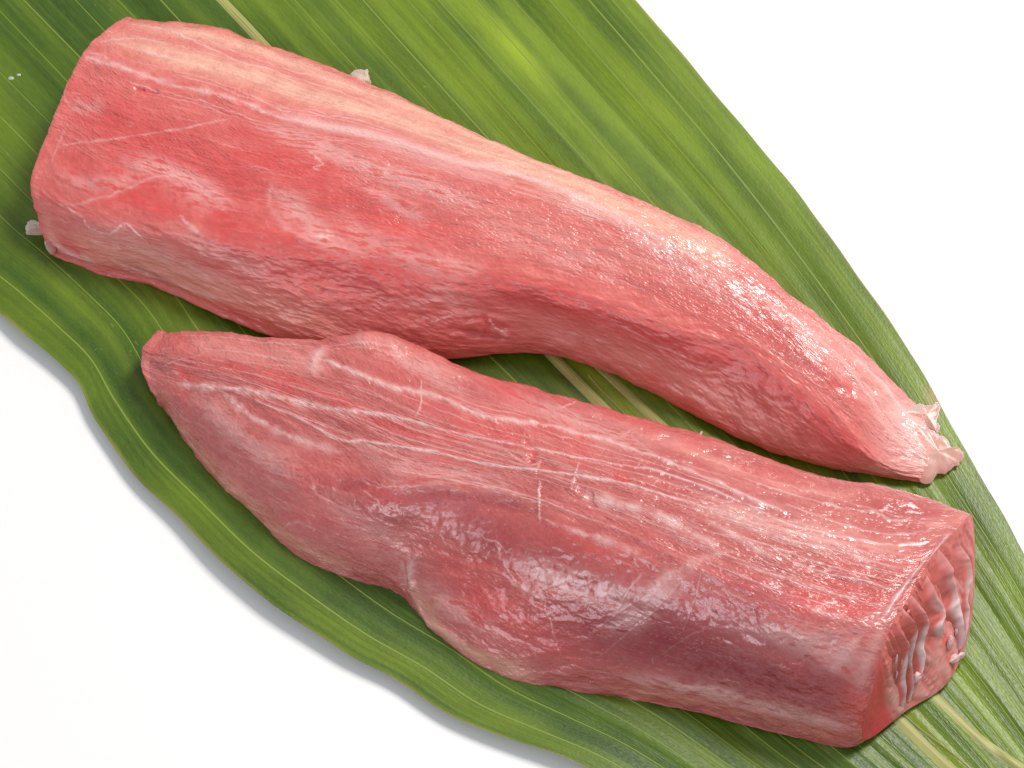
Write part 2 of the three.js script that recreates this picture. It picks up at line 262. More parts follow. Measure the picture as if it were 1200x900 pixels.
// strokes in thousandths of (s, t): [layer, radius mm, strength, relief mm, points]
// layers: 0 sinew and membrane (white), 1 deep red, 2 peach, 3 pale pink, 4 streaky film, 5 dark muscle, 6 mauve film, 7 wetter
const STROKES1 = [
  [7,4.33,1,0,[[538,690],[598,687],[666,691],[731,620],[800,567],[889,593]]],
  [7,2.67,0.8,0,[[343,647],[430,638],[500,637]]],
  [7,2,0.7,0,[[295,441],[315,392],[348,360]]],
  [7,2.33,0.5,0,[[161,422],[230,406]]],
  [2,4.5,1,0,[[81,753],[170,746],[241,754],[311,755],[365,760],[418,746],[471,732],[534,709],[602,719],[650,728]]],
  [2,2.5,0.9,0,[[89,807],[156,815],[232,818],[299,811],[368,816],[441,804],[526,756],[594,759]]],
  [2,3.33,0.45,0,[[118,175],[175,157],[254,147],[311,142],[364,121]]],
  [2,1.5,0.4,0,[[74,240],[79,175],[76,117]]],
  [1,7.67,0.75,0,[[91,516],[168,494],[237,468],[290,437]]],
  [1,5,0.75,0,[[101,381],[174,370],[246,369],[312,325]]],
  [1,5.67,0.6,0,[[263,547],[323,484],[380,426],[431,423]]],
  [1,4,0.6,0,[[242,351],[306,311],[375,303],[446,308]]],
  [1,2.33,0.7,0,[[459,325],[530,303],[573,297],[621,286],[686,283],[755,294],[806,283],[868,299]]],
  [1,1.67,0.8,0,[[525,339],[542,337],[556,333]]],
  [3,3,0.35,0,[[440,554],[500,529],[562,506],[629,509]]],
  [3,4,0.5,0,[[499,161],[576,167],[645,160],[711,140],[787,141]]],
  [3,3.33,1,0,[[948,761],[982,473]]],
  [0,4.67,0.85,0,[[891,732],[936,715],[982,360]]],
  [0,2.33,0.5,0,[[982,803],[982,398]]],
  [3,4.33,0.9,0,[[835,698],[903,673],[955,587]]],
  [3,3.67,0.85,0,[[726,726],[795,748],[859,768],[929,769]]],
  [3,2.33,0.6,0,[[855,59],[911,231],[956,262]]],
  [6,1.5,0.5,0,[[523,628],[564,605],[610,587],[650,561]]],
  [6,1,0.5,0,[[169,138],[189,105],[214,109]]],
  [0,0.67,0.65,0.06,[[58,677],[88,680],[118,686],[155,683],[189,681],[228,692],[260,685],[294,676],[326,680]]],
  [0,1.33,0.85,0.08,[[267,687],[306,677],[339,680],[375,676],[411,671],[438,681]]],
  [0,0.83,0.8,0.08,[[411,671],[445,685],[480,688],[518,667],[553,661],[589,641]]],
  [0,0.67,0.5,0.05,[[589,641],[641,656],[686,688],[738,678]]],
  [0,1.83,0.45,0,[[328,664],[371,655],[415,643],[457,643]]],
  [0,0.27,0.6,0.04,[[91,823],[126,808],[167,789],[205,777],[243,784],[291,787],[334,776]]],
  [0,0.34,0.55,0.03,[[84,741],[119,739],[146,738],[159,738]]],
  [0,0.22,0.5,0.03,[[129,822],[196,799],[237,797],[285,813],[342,807]]],
  [0,0.34,0.5,0.04,[[230,712],[256,704],[283,702],[307,713],[340,714]]],
  [0,0.22,0.45,0.03,[[188,741],[237,742],[281,742],[321,738],[371,732],[414,731]]],
  [0,0.22,0.4,0.03,[[412,740],[461,713],[508,686],[556,670]]],
  [0,0.5,0.5,0.03,[[68,733],[101,768],[134,770]]],
  [0,0.67,0.5,0.04,[[58,696],[91,698],[90,672]]],
  [0,0.34,0.4,0.03,[[87,402],[118,450],[157,504],[199,563],[230,631]]],
  [0,0.34,0.35,0.02,[[105,302],[135,336],[166,367],[184,391],[225,442]]],
  [0,0.21,0.6,0.04,[[114,304],[134,293],[138,267],[152,259],[166,265],[180,309],[188,298],[199,257]]],
  [0,0.16,0.4,0.02,[[180,309],[183,288],[201,242]]],
  [0,0.83,0.5,0.03,[[72,123],[106,87],[144,114]]],
  [0,0.5,0.45,0.03,[[156,139],[188,91],[222,105],[260,124]]],
  [0,0.5,0.6,0.04,[[228,354],[239,339],[250,322]]],
  [0,0.5,0.25,0.03,[[284,471],[290,409],[305,376],[321,357],[348,338]]],
  [0,0.67,0.2,0.02,[[294,453],[312,412],[332,388],[355,364]]],
  [0,0.5,0.95,0.1,[[331,357],[338,358],[347,369]]],
  [0,0.21,0.6,0.04,[[297,587],[307,566],[313,550],[308,535],[314,529]]],
  [0,0.27,0.3,0.02,[[80,506],[34,556],[39,583]]],
  [0,0.27,0.3,0.02,[[78,370],[78,408],[81,466]]],
  [4,2.33,0.43,0,[[160,427],[199,428],[233,410],[259,391]]],
  [4,1.67,0.31,0,[[84,523],[108,548]]],
  [4,2.33,0.37,0,[[291,451],[318,393],[350,350],[379,341]]],
  [4,2.33,0.4,0,[[266,639],[302,605],[346,570],[398,550],[443,533]]],
  [4,1.67,0.37,0,[[349,517],[378,490],[412,453]]],
  [4,2.33,0.31,0,[[346,411],[374,374],[413,356],[469,359]]],
  [4,2,0.31,0,[[99,353],[145,372],[183,393]]],
  [4,2,0.25,0,[[223,332],[266,277],[305,228]]],
  [4,2.33,0.25,0,[[133,250],[204,224],[270,182]]],
  [4,2.67,0.31,0,[[484,651],[546,620],[619,589],[694,575]]],
  [4,2.67,0.22,0,[[449,494],[509,467],[571,441]]],
  [4,2.33,0.31,0,[[703,708],[774,643],[870,668]]],
  [4,1.67,0.25,0,[[420,222],[447,267],[474,205]]],
  [0,0.34,0.5,0.04,[[539,177],[551,181],[559,182]]],
  [0,0.27,0.5,0.05,[[439,174],[449,191],[458,208]]],
  [1,0.83,0.9,-0.45,[[136,640],[145,640],[155,645]]],
  [1,0.67,0.6,-0.25,[[493,161],[484,176],[477,200],[465,190]]],
  [5,0.83,0.5,-0.3,[[456,162],[475,142],[492,118]]],
  [0,0.67,0.35,0.25,[[482,191],[490,152],[494,135]]],
  [0,0.16,0.4,0.02,[[606,255],[639,257],[673,255],[713,267]]],
  [0,0.16,0.35,0.02,[[573,290],[622,262],[659,215]]],
  [0,0.21,0.5,-0.1,[[821,697],[887,677],[939,528],[982,398]]],
  [0,0.83,0.6,0.1,[[820,762],[876,775],[937,748]]],
  [1,0.83,0.6,-0.2,[[797,498],[825,568]]],
  [1,0.5,0.5,-0.2,[[833,715],[857,721]]],
  [3,0.83,0.6,0.2,[[760,688],[801,697],[837,674]]],
];
const STROKES2 = [
  [3,2.33,0.7,0,[[905,960],[927,960],[972,947]]],
  [3,2,0.6,0,[[964,1],[950,7]]],
  [3,1.33,0.5,0,[[944,888],[958,908]]],
  [7,4.33,0.9,0,[[520,269],[559,255],[592,258]]],
  [7,5.67,1,0,[[625,266],[687,276],[742,284]]],
  [7,3.67,0.9,0,[[734,725],[796,706],[864,685]]],
  [7,2.33,0.8,0,[[236,778],[234,713]]],
  [5,3.67,0.5,0,[[304,276],[341,272],[385,256]]],
  [5,5.67,0.65,0,[[432,277],[485,271],[538,267],[592,258]]],
  [5,6.67,1,0,[[553,214],[640,207],[712,194],[786,194],[849,194]]],
  [5,3,0.8,0,[[727,266],[785,263],[847,248]]],
  [5,1.5,0.75,-0.15,[[301,277],[318,288],[332,310]]],
  [5,1.33,0.7,-0.12,[[362,303],[413,316],[451,324],[488,324]]],
  [1,4.33,0.5,0,[[413,207],[476,184],[532,166],[596,142]]],
  [1,2.33,0.5,0,[[501,320],[554,311],[615,323]]],
  [1,2.33,0.7,0,[[866,209],[926,150]]],
  [1,3,0.4,0,[[235,264],[301,238],[347,188]]],
  [1,1.17,0.7,0,[[95,460],[108,406],[120,402]]],
  [2,1.5,0.75,0,[[417,101],[447,73],[484,65],[522,73],[560,72]]],
  [2,1.33,0.5,0,[[63,134],[119,91],[176,88],[231,75],[285,86],[341,74]]],
  [2,1,0.3,0,[[616,67],[678,81],[744,81],[820,87],[857,84]]],
  [3,3.67,0.5,0,[[108,766],[174,761],[244,746]]],
  [3,2.67,0.5,0,[[285,828],[337,815],[390,807]]],
  [3,1.67,0.55,0,[[557,817],[608,800],[664,789],[725,785],[791,803]]],
  [3,1.67,0.5,0,[[31,466],[41,292],[44,166]]],
  [3,3,0.4,0,[[646,618],[729,664],[815,698],[881,725]]],
  [3,2,0.6,0,[[884,785],[951,840]]],
  [6,4.33,0.5,0,[[573,261],[633,270],[696,280],[751,289]]],
  [6,2.67,0.4,0,[[659,370],[720,349],[786,362]]],
  [6,1.67,0.5,0,[[602,724],[676,715],[743,731]]],
  [6,1.67,0.5,0,[[336,294],[409,296],[447,308]]],
  [6,1.33,0.4,0,[[697,49],[763,66],[800,89]]],
  [0,0.67,0.7,0.08,[[104,319],[132,342],[162,386],[188,433],[214,471],[244,494],[274,518],[309,571],[342,618]]],
  [0,0.83,0.5,0.05,[[157,349],[182,320],[205,314],[228,317],[255,326],[287,336]]],
  [0,0.67,0.75,0.1,[[231,765],[262,737],[285,724],[309,720],[337,729],[360,738],[381,738],[405,734],[439,740],[482,754],[530,760],[573,754],[620,748],[675,734],[726,720]]],
  [0,0.31,0.75,0.09,[[274,513],[300,562],[334,608],[376,634],[408,657],[440,675],[485,694],[524,706],[583,722],[631,724],[685,715]]],
  [0,0.33,0.9,0.1,[[191,379],[233,389],[283,375],[312,421],[342,463],[379,484],[413,483],[452,506],[493,563],[522,601],[563,643],[593,646],[644,661]]],
  [0,0.21,0.4,0.03,[[121,733],[175,740],[244,732]]],
  [0,0.21,0.35,0.03,[[134,675],[193,708],[218,712]]],
  [0,0.21,0.35,0.03,[[77,418],[102,609],[122,715]]],
  [0,0.27,0.4,0.02,[[90,409],[108,369],[120,340]]],
  [0,1.17,0.5,0.25,[[241,803],[235,747],[233,702]]],
  [0,0.19,0.7,0.07,[[350,761],[349,714],[345,651]]],
  [0,0.21,0.7,0.1,[[513,705],[514,579],[514,493]]],
  [0,0.21,0.7,0.1,[[481,480],[489,352],[496,313]]],
  [0,0.21,0.6,0.06,[[393,744],[406,744],[418,733],[430,722]]],
  [0,0.21,0.6,0.05,[[486,808],[497,827],[503,843]]],
  [0,0.21,0.5,0.05,[[435,628],[446,589],[466,552],[473,606],[475,512]]],
  [1,0.83,0.8,-0.3,[[524,504],[532,493],[535,485]]],
  [1,0.83,0.7,-0.2,[[452,692],[462,660],[465,584]]],
  [1,0.83,0.7,-0.2,[[553,664],[563,673]]],
  [0,1,0.6,0.1,[[525,490],[558,497],[592,513],[633,501],[672,470]]],
  [0,0.58,0.5,0.06,[[501,320],[535,321],[567,326],[594,325]]],
  [0,0.83,0.35,0.05,[[690,477],[666,407],[650,351],[630,306],[620,280]]],
  [0,0.5,0.45,0.04,[[605,653],[654,651],[688,633]]],
  [0,0.34,0.65,0.08,[[621,727],[685,711],[736,693],[796,702],[845,718],[892,739]]],
  [0,0.34,0.6,0.07,[[683,771],[742,766],[792,769],[813,779],[833,768],[855,787]]],
  [0,0.5,0.6,0.08,[[654,635],[698,617],[742,607],[793,633],[874,623]]],
  [0,0.3,0.65,0.07,[[721,546],[753,510],[787,508],[825,521],[865,510]]],
  [0,0.3,0.6,0.07,[[712,427],[758,436],[810,430],[837,440]]],
  [0,0.27,0.5,0.05,[[726,740],[777,730],[831,737],[882,766]]],
  [0,0.27,0.5,0.05,[[669,529],[721,546],[775,541]]],
  [0,0.83,0.6,0.08,[[657,581],[705,520],[733,501]]],
  [0,0.58,0.95,0.22,[[925,752],[938,692],[910,634],[898,548],[891,457],[890,386]]],
  [0,1.5,0.2,0.03,[[895,397],[860,331],[806,300],[753,280],[709,266]]],
  [0,1.33,0.3,0.03,[[908,366],[894,294],[886,255],[889,223]]],
  [0,1,0.35,0.02,[[873,341],[845,282],[835,252]]],
  [0,0.67,0.4,0.02,[[767,359],[807,349],[855,348]]],
  [4,2.67,0.37,0,[[751,289],[811,279],[878,267]]],
  [4,2.33,0.37,0,[[644,670],[696,658],[755,658],[852,677]]],
  [4,3,0.31,0,[[439,791],[510,786],[581,770]]],
  [4,2.33,0.31,0,[[276,814],[337,794],[389,771]]],
  [4,2.67,0.31,0,[[134,287],[200,257],[251,242]]],
  [4,2.67,0.25,0,[[282,238],[343,209],[400,174]]],
  [4,2.67,0.28,0,[[302,391],[377,388],[459,396]]],
  [4,3,0.37,0,[[506,261],[559,255],[614,249]]],
  [4,2.67,0.37,0,[[640,307],[627,261],[606,206]]],
  [4,1.67,0.37,0,[[642,117],[690,117],[740,122],[806,127],[872,124]]],
  [4,2,0.31,0,[[431,127],[472,129],[508,129]]],
  [0,0.5,0.3,0.05,[[690,119],[721,134],[747,138]]],
  [0,0.15,0.35,0.03,[[464,282],[474,264],[486,249],[504,226],[522,221],[540,201],[557,165],[571,134]]],
  [0,0.5,0.5,0.04,[[501,220],[513,222],[527,219]]],
  [0,0.12,0.24,0.03,[[642,335],[627,286],[606,245],[587,180]]],
  [0,0.12,0.24,0.03,[[654,370],[644,294],[627,228],[604,146]]],
  [0,0.12,0.24,0.03,[[659,370],[668,293],[670,237]]],
  [0,0.12,0.24,0.03,[[676,410],[694,327],[732,286]]],
  [0,0.19,0.5,0.03,[[605,298],[602,276],[601,260],[601,248]]],
  [0,0.12,0.24,0.03,[[657,170],[686,249],[709,266]]],
  [0,0.12,0.24,0.03,[[566,128],[602,116],[642,113]]],
  [0,0.19,0.4,0.03,[[318,288],[339,279],[354,262],[376,254]]],
  [0,0.16,0.4,0.02,[[314,303],[334,302],[358,318],[400,336]]],
  [0,0.19,0.4,0.02,[[436,266],[461,268],[489,262]]],
  [0,0.83,0.55,0.3,[[408,181],[408,143],[418,103]]],
  [0,0.67,0.3,-0.3,[[393,158],[404,121],[411,88]]],
  [0,0.27,0.4,-0.1,[[262,100],[272,145],[295,159]]],
  [0,0.83,0.3,0.2,[[413,92],[444,58],[469,68],[488,69]]],
];
const MEAT = { base1: [0.68, 0.145, 0.130], base2: [0.53, 0.122, 0.114], white: [0.88, 0.60, 0.56], deep: [0.64, 0.050, 0.052], peach: [0.80, 0.43, 0.31], pale: [0.82, 0.34, 0.295], dark: [0.25, 0.014, 0.028], mauve: [0.36, 0.065, 0.095] };
function paintLoin(surf, strokes, base, seed, lenMM, perMM, calm, fibres) {   // calm: how smooth the front side is
  const N = TW * TH, L = [0, 1, 2, 3, 4, 5, 6, 7].map(() => new Float32Array(N)), relief = new Float32Array(N);
  const a = new THREE.Vector3(), b = new THREE.Vector3();
  const scale = (s, t) => { const e = 0.004; surf(clamp(s - e), t, a); surf(clamp(s + e), t, b); const ps = Math.max(0.05, a.distanceTo(b) / (2 * e)) * 1000; surf(s, t - e, a); surf(s, t + e, b); return [ps, Math.max(0.02, a.distanceTo(b) / (2 * e)) * 1000]; };
  function splat(layer, s, t, rmm, al, rel) {
    const [ps, pt] = scale(s, t), rx = rmm / ps * TW, ry = rmm / pt * TH, x0 = Math.floor(s * TW - 2.2 * rx), x1 = Math.ceil(s * TW + 2.2 * rx), y0 = Math.floor(t * TH - 2.2 * ry), y1 = Math.ceil(t * TH + 2.2 * ry);
    const A = L[layer];
    for (let y = y0; y <= y1; y++) for (let x = Math.max(0, x0); x <= Math.min(TW - 1, x1); x++) {
      const dx = (x + 0.5 - s * TW) / rx, dy = (y + 0.5 - t * TH) / ry, d = dx * dx + dy * dy;
      if (d > 4.8) continue;
      const w = Math.exp(-d), i = (((y % TH) + TH) % TH) * TW + x;
      if (w * al > A[i]) A[i] = w * al;
      if (rel && Math.abs(w * rel * 1.5) > Math.abs(relief[i])) relief[i] = w * rel * 1.5;
    }
  }
  function stroke(layer, r, al, rel, pts, k) {
    if (pts.length === 1) return splat(layer, pts[0][0] / 1000, pts[0][1] / 1000, r, al, rel);
    for (let i = 0; i < pts.length - 1; i++) {
      const p0 = pts[Math.max(0, i - 1)], p1 = pts[i], p2 = pts[i + 1], p3 = pts[Math.min(pts.length - 1, i + 2)];
      const d = Math.hypot((p2[0] - p1[0]) / 1000 * lenMM, (p2[1] - p1[1]) / 1000 * perMM), n = Math.max(1, Math.ceil(d / (r * 0.45)));
      for (let j = 0; j < n; j++) {
        const q = j / n, f = (i + q) * 3.1, thin = r < 1.2, wob = thin ? 0.22 : 0;
        const s = cr(p0[0], p1[0], p2[0], p3[0], q) / 1000, t = cr(p0[1], p1[1], p2[1], p3[1], q) / 1000;
        const w = thin ? 0.45 + 1.0 * noise(f * 1.3, k * 7.3, 61) : 1, av = thin ? 0.35 + 1.1 * noise(f * 2.2, k * 3.1, 62) : 1;
        const end = pts.length > 2 ? Math.min(1, 0.45 + (i + q) * 0.9, 0.45 + (pts.length - 1 - i - q) * 0.9) : 1;
        splat(layer, s + wob * (noise(f * 2, k, 63) - 0.5) / lenMM, t + wob * 2 * (noise(f * 1.7, k, 64) - 0.5) / perMM, r * w * (0.6 + 0.4 * end), Math.min(1, al * av * end), rel);
      }
    }
  }
  strokes.forEach(([layer, r, al, rel, pts], k) => stroke(layer, r, al, rel, pts, k));
  const R = rng(seed);
  for (let k = 0; k < 620; k++) {                                  // short loose fibres along the grain
    const s = R(), t = 0.05 + 0.82 * R(), l = 4 + 22 * R() * R(), dy = (R() - 0.4) * 3.2, pts = [];
    for (let i = 0; i < 4; i++) pts.push([1000 * s + i * l, 1000 * t + i * dy + (R() - 0.5) * 3]);
    stroke(0, 0.06 + 0.13 * R() * R(), 0.08 + 0.34 * R() * R(), 0.015, pts, k + 100);
  }
  for (let k = 0; k < 46; k++) {                                   // long fine fibres side by side on the top
    const t = mix(fibres[0], fibres[1], (k + R()) / 46), s = 0.06 + 0.7 * R(), l = 0.12 + 0.3 * R(), pts = [], dy = (R() - 0.5) * 0.02;
    for (let i = 0; i < 7; i++) pts.push([1000 * clamp(s + l * i / 6, 0, 0.935), 1000 * (t + dy * i / 6 + (R() - 0.5) * 0.006)]);
    stroke(0, 0.09 + 0.10 * R(), 0.22 + 0.36 * R(), 0.035, pts, k + 400);
  }
  for (let k = 0; k < 150; k++) {                                  // short cross fibres
    const s = R(), t = 0.05 + 0.82 * R(), l = 2 + 5 * R(), dx = (R() - 0.5) * 7, pts = [];
    for (let i = 0; i < 3; i++) pts.push([1000 * s + i * dx, 1000 * t + i * l * 1.6 + (R() - 0.5) * 3]);
    stroke(0, 0.05 + 0.09 * R(), 0.08 + 0.28 * R() * R(), 0.012, pts, k + 900);
  }
  for (let k = 0; k < 90; k++) stroke(1, 0.25 + 0.7 * R() * R(), 0.15 + 0.4 * R(), -0.03 - 0.08 * R(), [[1000 * R(), 50 + 820 * R()]], k);
  const run = [0];                                                 // length run along the loin, mm
  for (let k = 0; k < 400; k++) { surf(k / 400, 0.45, a); surf((k + 1) / 400, 0.45, b); run.push(run[k] + a.distanceTo(b) * 1000); }
  const runAt = (x) => { const f = x / TW * 400, k = Math.min(399, Math.floor(f)); return mix(run[k], run[k + 1], f - k); };
  const girth = [];                                                // the section's own length along the loin, so that the grain keeps its size where it tapers
  for (let k = 0; k <= 60; k++) { let d = 0; surf(k / 60, 0, a); for (let j = 1; j <= 48; j++) { surf(k / 60, j / 48, b); d += a.distanceTo(b); a.copy(b); } girth.push(Math.max(12, d * 1000)); }
  const girthAt = (x) => { const f = x / TW * 60, k = Math.min(59, Math.floor(f)); return mix(girth[k], girth[k + 1], f - k); };
  const col = new Uint8Array(N * 4), bmp = new Uint8Array(N * 4), rgh = new Uint8Array(N * 4), fine = new Float32Array(N);
  for (let y = 0; y < TH; y++) for (let x = 0; x < TW; x++) {
    const i = y * TW + x, X = runAt(x), Y = (y / TH - 0.4) * girthAt(x) + 60;
    const wx = X + 3 * (noise(X * 0.08, Y * 0.1, seed) - 0.5), wy = Y + 2.4 * (noise(X * 0.09, Y * 0.12, seed + 1) - 0.5) + 0.9 * (noise(X * 0.4, Y * 0.5, seed + 2) - 0.5);
    const big = fbm(wx * 0.055, wy * 0.09, seed + 3, 3), mid = fbm(wx * 0.25, wy * 0.55, seed + 5, 3), grain = noise(wx * 0.9, wy * 3.4, seed + 7), hair = noise(wx * 1.7, wy * 7.0, seed + 8), dot = noise(X * 1.9 + wy, Y * 2.3, seed + 9), dot2 = noise(X * 4.5, Y * 4.9, seed + 10);
    const cross = noise(wx * 2.6 + wy * 0.8, wy * 0.8 - wx * 0.3, seed + 12), feather = sstep(0.45, 0.7, noise(X * 0.1, Y * 0.14, seed + 13));
    const blotch = fbm(X * 0.45, Y * 0.5, seed + 20, 4);
    const ridged = 1 - Math.abs(2 * fbm(wx * 0.22, wy * 0.8, seed + 14, 3) - 1), spk = sstep(0.5, 0.75, fbm(X * 1.6, Y * 2.4, seed + 15, 2));
    let c0 = base[0], c1 = base[1], c2 = base[2];
    const to = (c, w) => { w = clamp(w); c0 = mix(c0, c[0], w); c1 = mix(c1, c[1], w); c2 = mix(c2, c[2], w); };
    const v = 1 + 0.30 * (big - 0.5) + 0.26 * (mid - 0.5) + 0.09 * (grain - 0.5) + 0.07 * (hair - 0.5) + 0.14 * feather * (cross - 0.5) + 0.2 * (blotch - 0.5) + 0.10 * (dot - 0.5);
    to(MEAT.deep, L[1][i] * (0.75 + 0.8 * (mid - 0.35)));
    to(MEAT.dark, L[5][i] * (0.8 + 0.6 * (mid - 0.4)));
    to(MEAT.mauve, L[6][i] * (0.7 + 0.9 * (ridged - 0.6)));
    to(MEAT.peach, L[2][i] * (0.85 + 0.5 * (mid - 0.5)));
    to(MEAT.pale, L[3][i] * (0.85 + 0.6 * (mid - 0.5)));
    c0 *= mix(1, v, 0.55); c1 *= v; c2 *= v;
    to(MEAT.deep, 0.5 * sstep(0.56, 0.85, big) * (1 - L[2][i]));
    to(MEAT.pale, (1 - 0.85 * L[5][i]) * 0.13 * sstep(0.6, 0.92, ridged) * sstep(0.42, 0.66, mid) + 0.05 * spk * sstep(0.4, 0.6, big));
    const film = L[4][i] * clamp(1.5 * sstep(0.4, 0.95, ridged) * (0.5 + 0.5 * hair) + 0.4 * spk);
    to(MEAT.white, film);
    to(MEAT.white, L[0][i] * (0.82 + 0.35 * (hair - 0.5)));
    col[i * 4] = toS(c0); col[i * 4 + 1] = toS(c1); col[i * 4 + 2] = toS(c2); col[i * 4 + 3] = 255;
    const wet = fbm(X * 0.16, Y * 0.2, seed + 16, 3);
    relief[i] += 0.42 * (fbm(X * 0.10, Y * 0.12, seed + 17, 2) - 0.5) * 1.6 + 0.24 * (mid - 0.5) + 0.35 * (fbm(X * 0.3, Y * 0.34, seed + 19, 3) - 0.5) + 0.13 * (fbm(X * 0.9, Y * 1.3, seed + 18, 2) - 0.5) + 0.05 * film + 0.8 * (fbm(X * 0.26, Y * 0.2, seed + 23, 4) - 0.5) * (sstep(0.74, 0.84, y / TH) + 0.6 * sstep(0.16, 0.08, y / TH));
    const b = 0.5 + 0.50 * (dot - 0.5) * (0.2 + 1.5 * wet) + 0.15 * (dot2 - 0.5) + 0.13 * (grain - 0.5) + 0.10 * (hair - 0.5) + 0.16 * feather * (cross - 0.5) + 0.18 * L[0][i] + 0.12 * film + 0.16 * (spk - 0.3);
    const qt = mix(1, calm, sstep(0.46, 0.36, y / TH)) * (1 - 0.35 * L[7][i]), bq = 0.5 + (b - 0.5) * qt;
    bmp[i * 4] = bmp[i * 4 + 1] = bmp[i * 4 + 2] = 255 * clamp(bq); bmp[i * 4 + 3] = 255;
    const ro = clamp(0.25 + 0.3 * (wet - 0.5) + 0.16 * (dot - 0.5) + 0.06 * L[2][i] - 0.13 * L[7][i] - 0.08 * L[0][i], 0.1, 0.6);
    const side = sstep(0.46, 0.38, y / TH) * (1 - calm), rs = mix(ro, 0.5, side);
    rgh[i * 4] = 255 * (1 - 0.85 * side); rgh[i * 4 + 1] = rgh[i * 4 + 2] = 255 * rs; rgh[i * 4 + 3] = 255;
  }
  const wetTex = dataTex(rgh, TW, TH, false, true);                // red: wet film, green: roughness
  const mat = new THREE.MeshPhysicalMaterial({ map: dataTex(col, TW, TH, true, true), bumpMap: dataTex(bmp, TW, TH, false, true), bumpScale: 0.00021, roughnessMap: wetTex, clearcoatMap: wetTex, roughness: 1, specularIntensity: 1, ior: 1.45, clearcoat: 0.55, clearcoatRoughness: 0.13 });
  const lift = (s, t) => { const fx = clamp(s * TW - 0.5, 0, TW - 2), x = Math.floor(fx), fy = ((t * TH - 0.5) % TH + TH) % TH, y = Math.floor(fy), p = fx - x, q = fy - y, y1 = (y + 1) % TH; return (relief[y * TW + x] * (1 - p) + relief[y * TW + x + 1] * p) * (1 - q) + (relief[y1 * TW + x] * (1 - p) + relief[y1 * TW + x + 1] * p) * q; };
  return { mat, lift };
}
function loinMesh(surf, NS, NT, lift, end = 1) {
  const pos = [], uv = [], idx = [], p = new THREE.Vector3(), q = new THREE.Vector3(), r = new THREE.Vector3(), n = new THREE.Vector3();
  for (let i = 0; i <= NS; i++) for (let j = 0; j <= NT; j++) {
    const s = i / NS * end, t = j / NT, e = 0.003, s1 = clamp(s, e, 1 - e);
    surf(s1 + e, t, q); surf(s1 - e, t, n); q.sub(n); surf(s1, t + e, r); surf(s1, t - e, n); r.sub(n);
    n.crossVectors(r, q).normalize().negate(); surf(s, t, p); n.multiplyScalar(Math.sign(n.dot(surf(s1, t + 0.5, r).sub(p))) > 0 ? -1 : 1);
    const w = lift(s, t) / 1000 * sstep(0, 0.03, s) * sstep(end, end - 0.012, s);
    p.addScaledVector(n, w); if (p.y < 0.0011) p.y = 0.0011;
    pos.push(p.x, p.y, p.z); uv.push(s, t);
  }
  for (let i = 0; i < NS; i++) for (let j = 0; j < NT; j++) { const a = i * (NT + 1) + j, b = a + NT + 1; idx.push(a, b, a + 1, b, b + 1, a + 1); }
  const g = new THREE.BufferGeometry(); g.setAttribute('position', new THREE.Float32BufferAttribute(pos, 3)); g.setAttribute('uv', new THREE.Float32BufferAttribute(uv, 2)); g.setIndex(idx); g.computeVertexNormals();
  return g;
}
const loin1 = thing('raw_loin', 'upper raw coral red loin with a pale back and a frayed tapering right end', 'raw loin');
const paint1 = paintLoin(surf1, STROKES1, MEAT.base1, 101, 190, 105, 0.28, [0.62, 0.86]);
part('body', loinMesh(surf1, 860, 470, paint1.lift), paint1.mat, loin1);
const loin2 = thing('raw_loin', 'lower raw dark red loin with white sinew lines and a flaky cut right end', 'raw loin');
const paint2 = paintLoin(surf2, STROKES2, MEAT.base2, 211, 185, 100, 0.8, [0.36, 0.82]);
part('body', loinMesh(surf2, 860, 470, paint2.lift, 0.94), paint2.mat, loin2);

// small pieces: ragged flesh at the ends, flakes of the cut face
const fringeMat = (r, g, b, rough = 0.3) => new THREE.MeshPhysicalMaterial({ color: new THREE.Color(r, g, b), roughness: rough, ior: 1.38, transmission: 0.5, thickness: 0.001 });
function pillow(outline, thick, seed, hole = 5) {                   // a soft irregular scrap with a domed top
  const pts = outline.map(mmv), n = pts.length, M = n * 6, K = 10, pos = [], idx = [], c = new THREE.Vector3();
  for (const p of pts) c.addScaledVector(p, 1 / n);
  const rim = [];
  for (let i = 0; i < M; i++) { const f = i / M * n, k = Math.floor(f), a = f - k, g = (j) => pts[(j + n) % n]; rim.push(new THREE.Vector3(...['x', 'y', 'z'].map((ax) => cr(g(k - 1)[ax], g(k)[ax], g(k + 1)[ax], g(k + 2)[ax], a)))); }
  for (const side of [1, -1]) for (let k = 0; k <= K; k++) for (let i = 0; i < M; i++) {
    const s = 1 - k / K, p = c.clone().lerp(rim[i], s * (1 + 0.16 * (noise(i * 0.55, seed, 91) - 0.5))), h = Math.pow(1 - s ** 4, 0.5) * thick / 1000 * (side > 0 ? 0.75 + 0.5 * fbm(p.x * 500, p.z * 500, seed, 3) : 0.3);
    pos.push(p.x, p.y + side * h, p.z);
  }
  const off = (K + 1) * M;
  for (let k = 0; k < K; k++) for (let i = 0; i < M; i++) { const a = k * M + i, b = k * M + (i + 1) % M, d = a + M, e = b + M; idx.push(a, b, d, b, e, d, off + a, off + d, off + b, off + b, off + d, off + e); }
  const g = new THREE.BufferGeometry(); g.setAttribute('position', new THREE.Float32BufferAttribute(pos, 3)); g.setIndex(idx); g.computeVertexNormals(); return g;
}
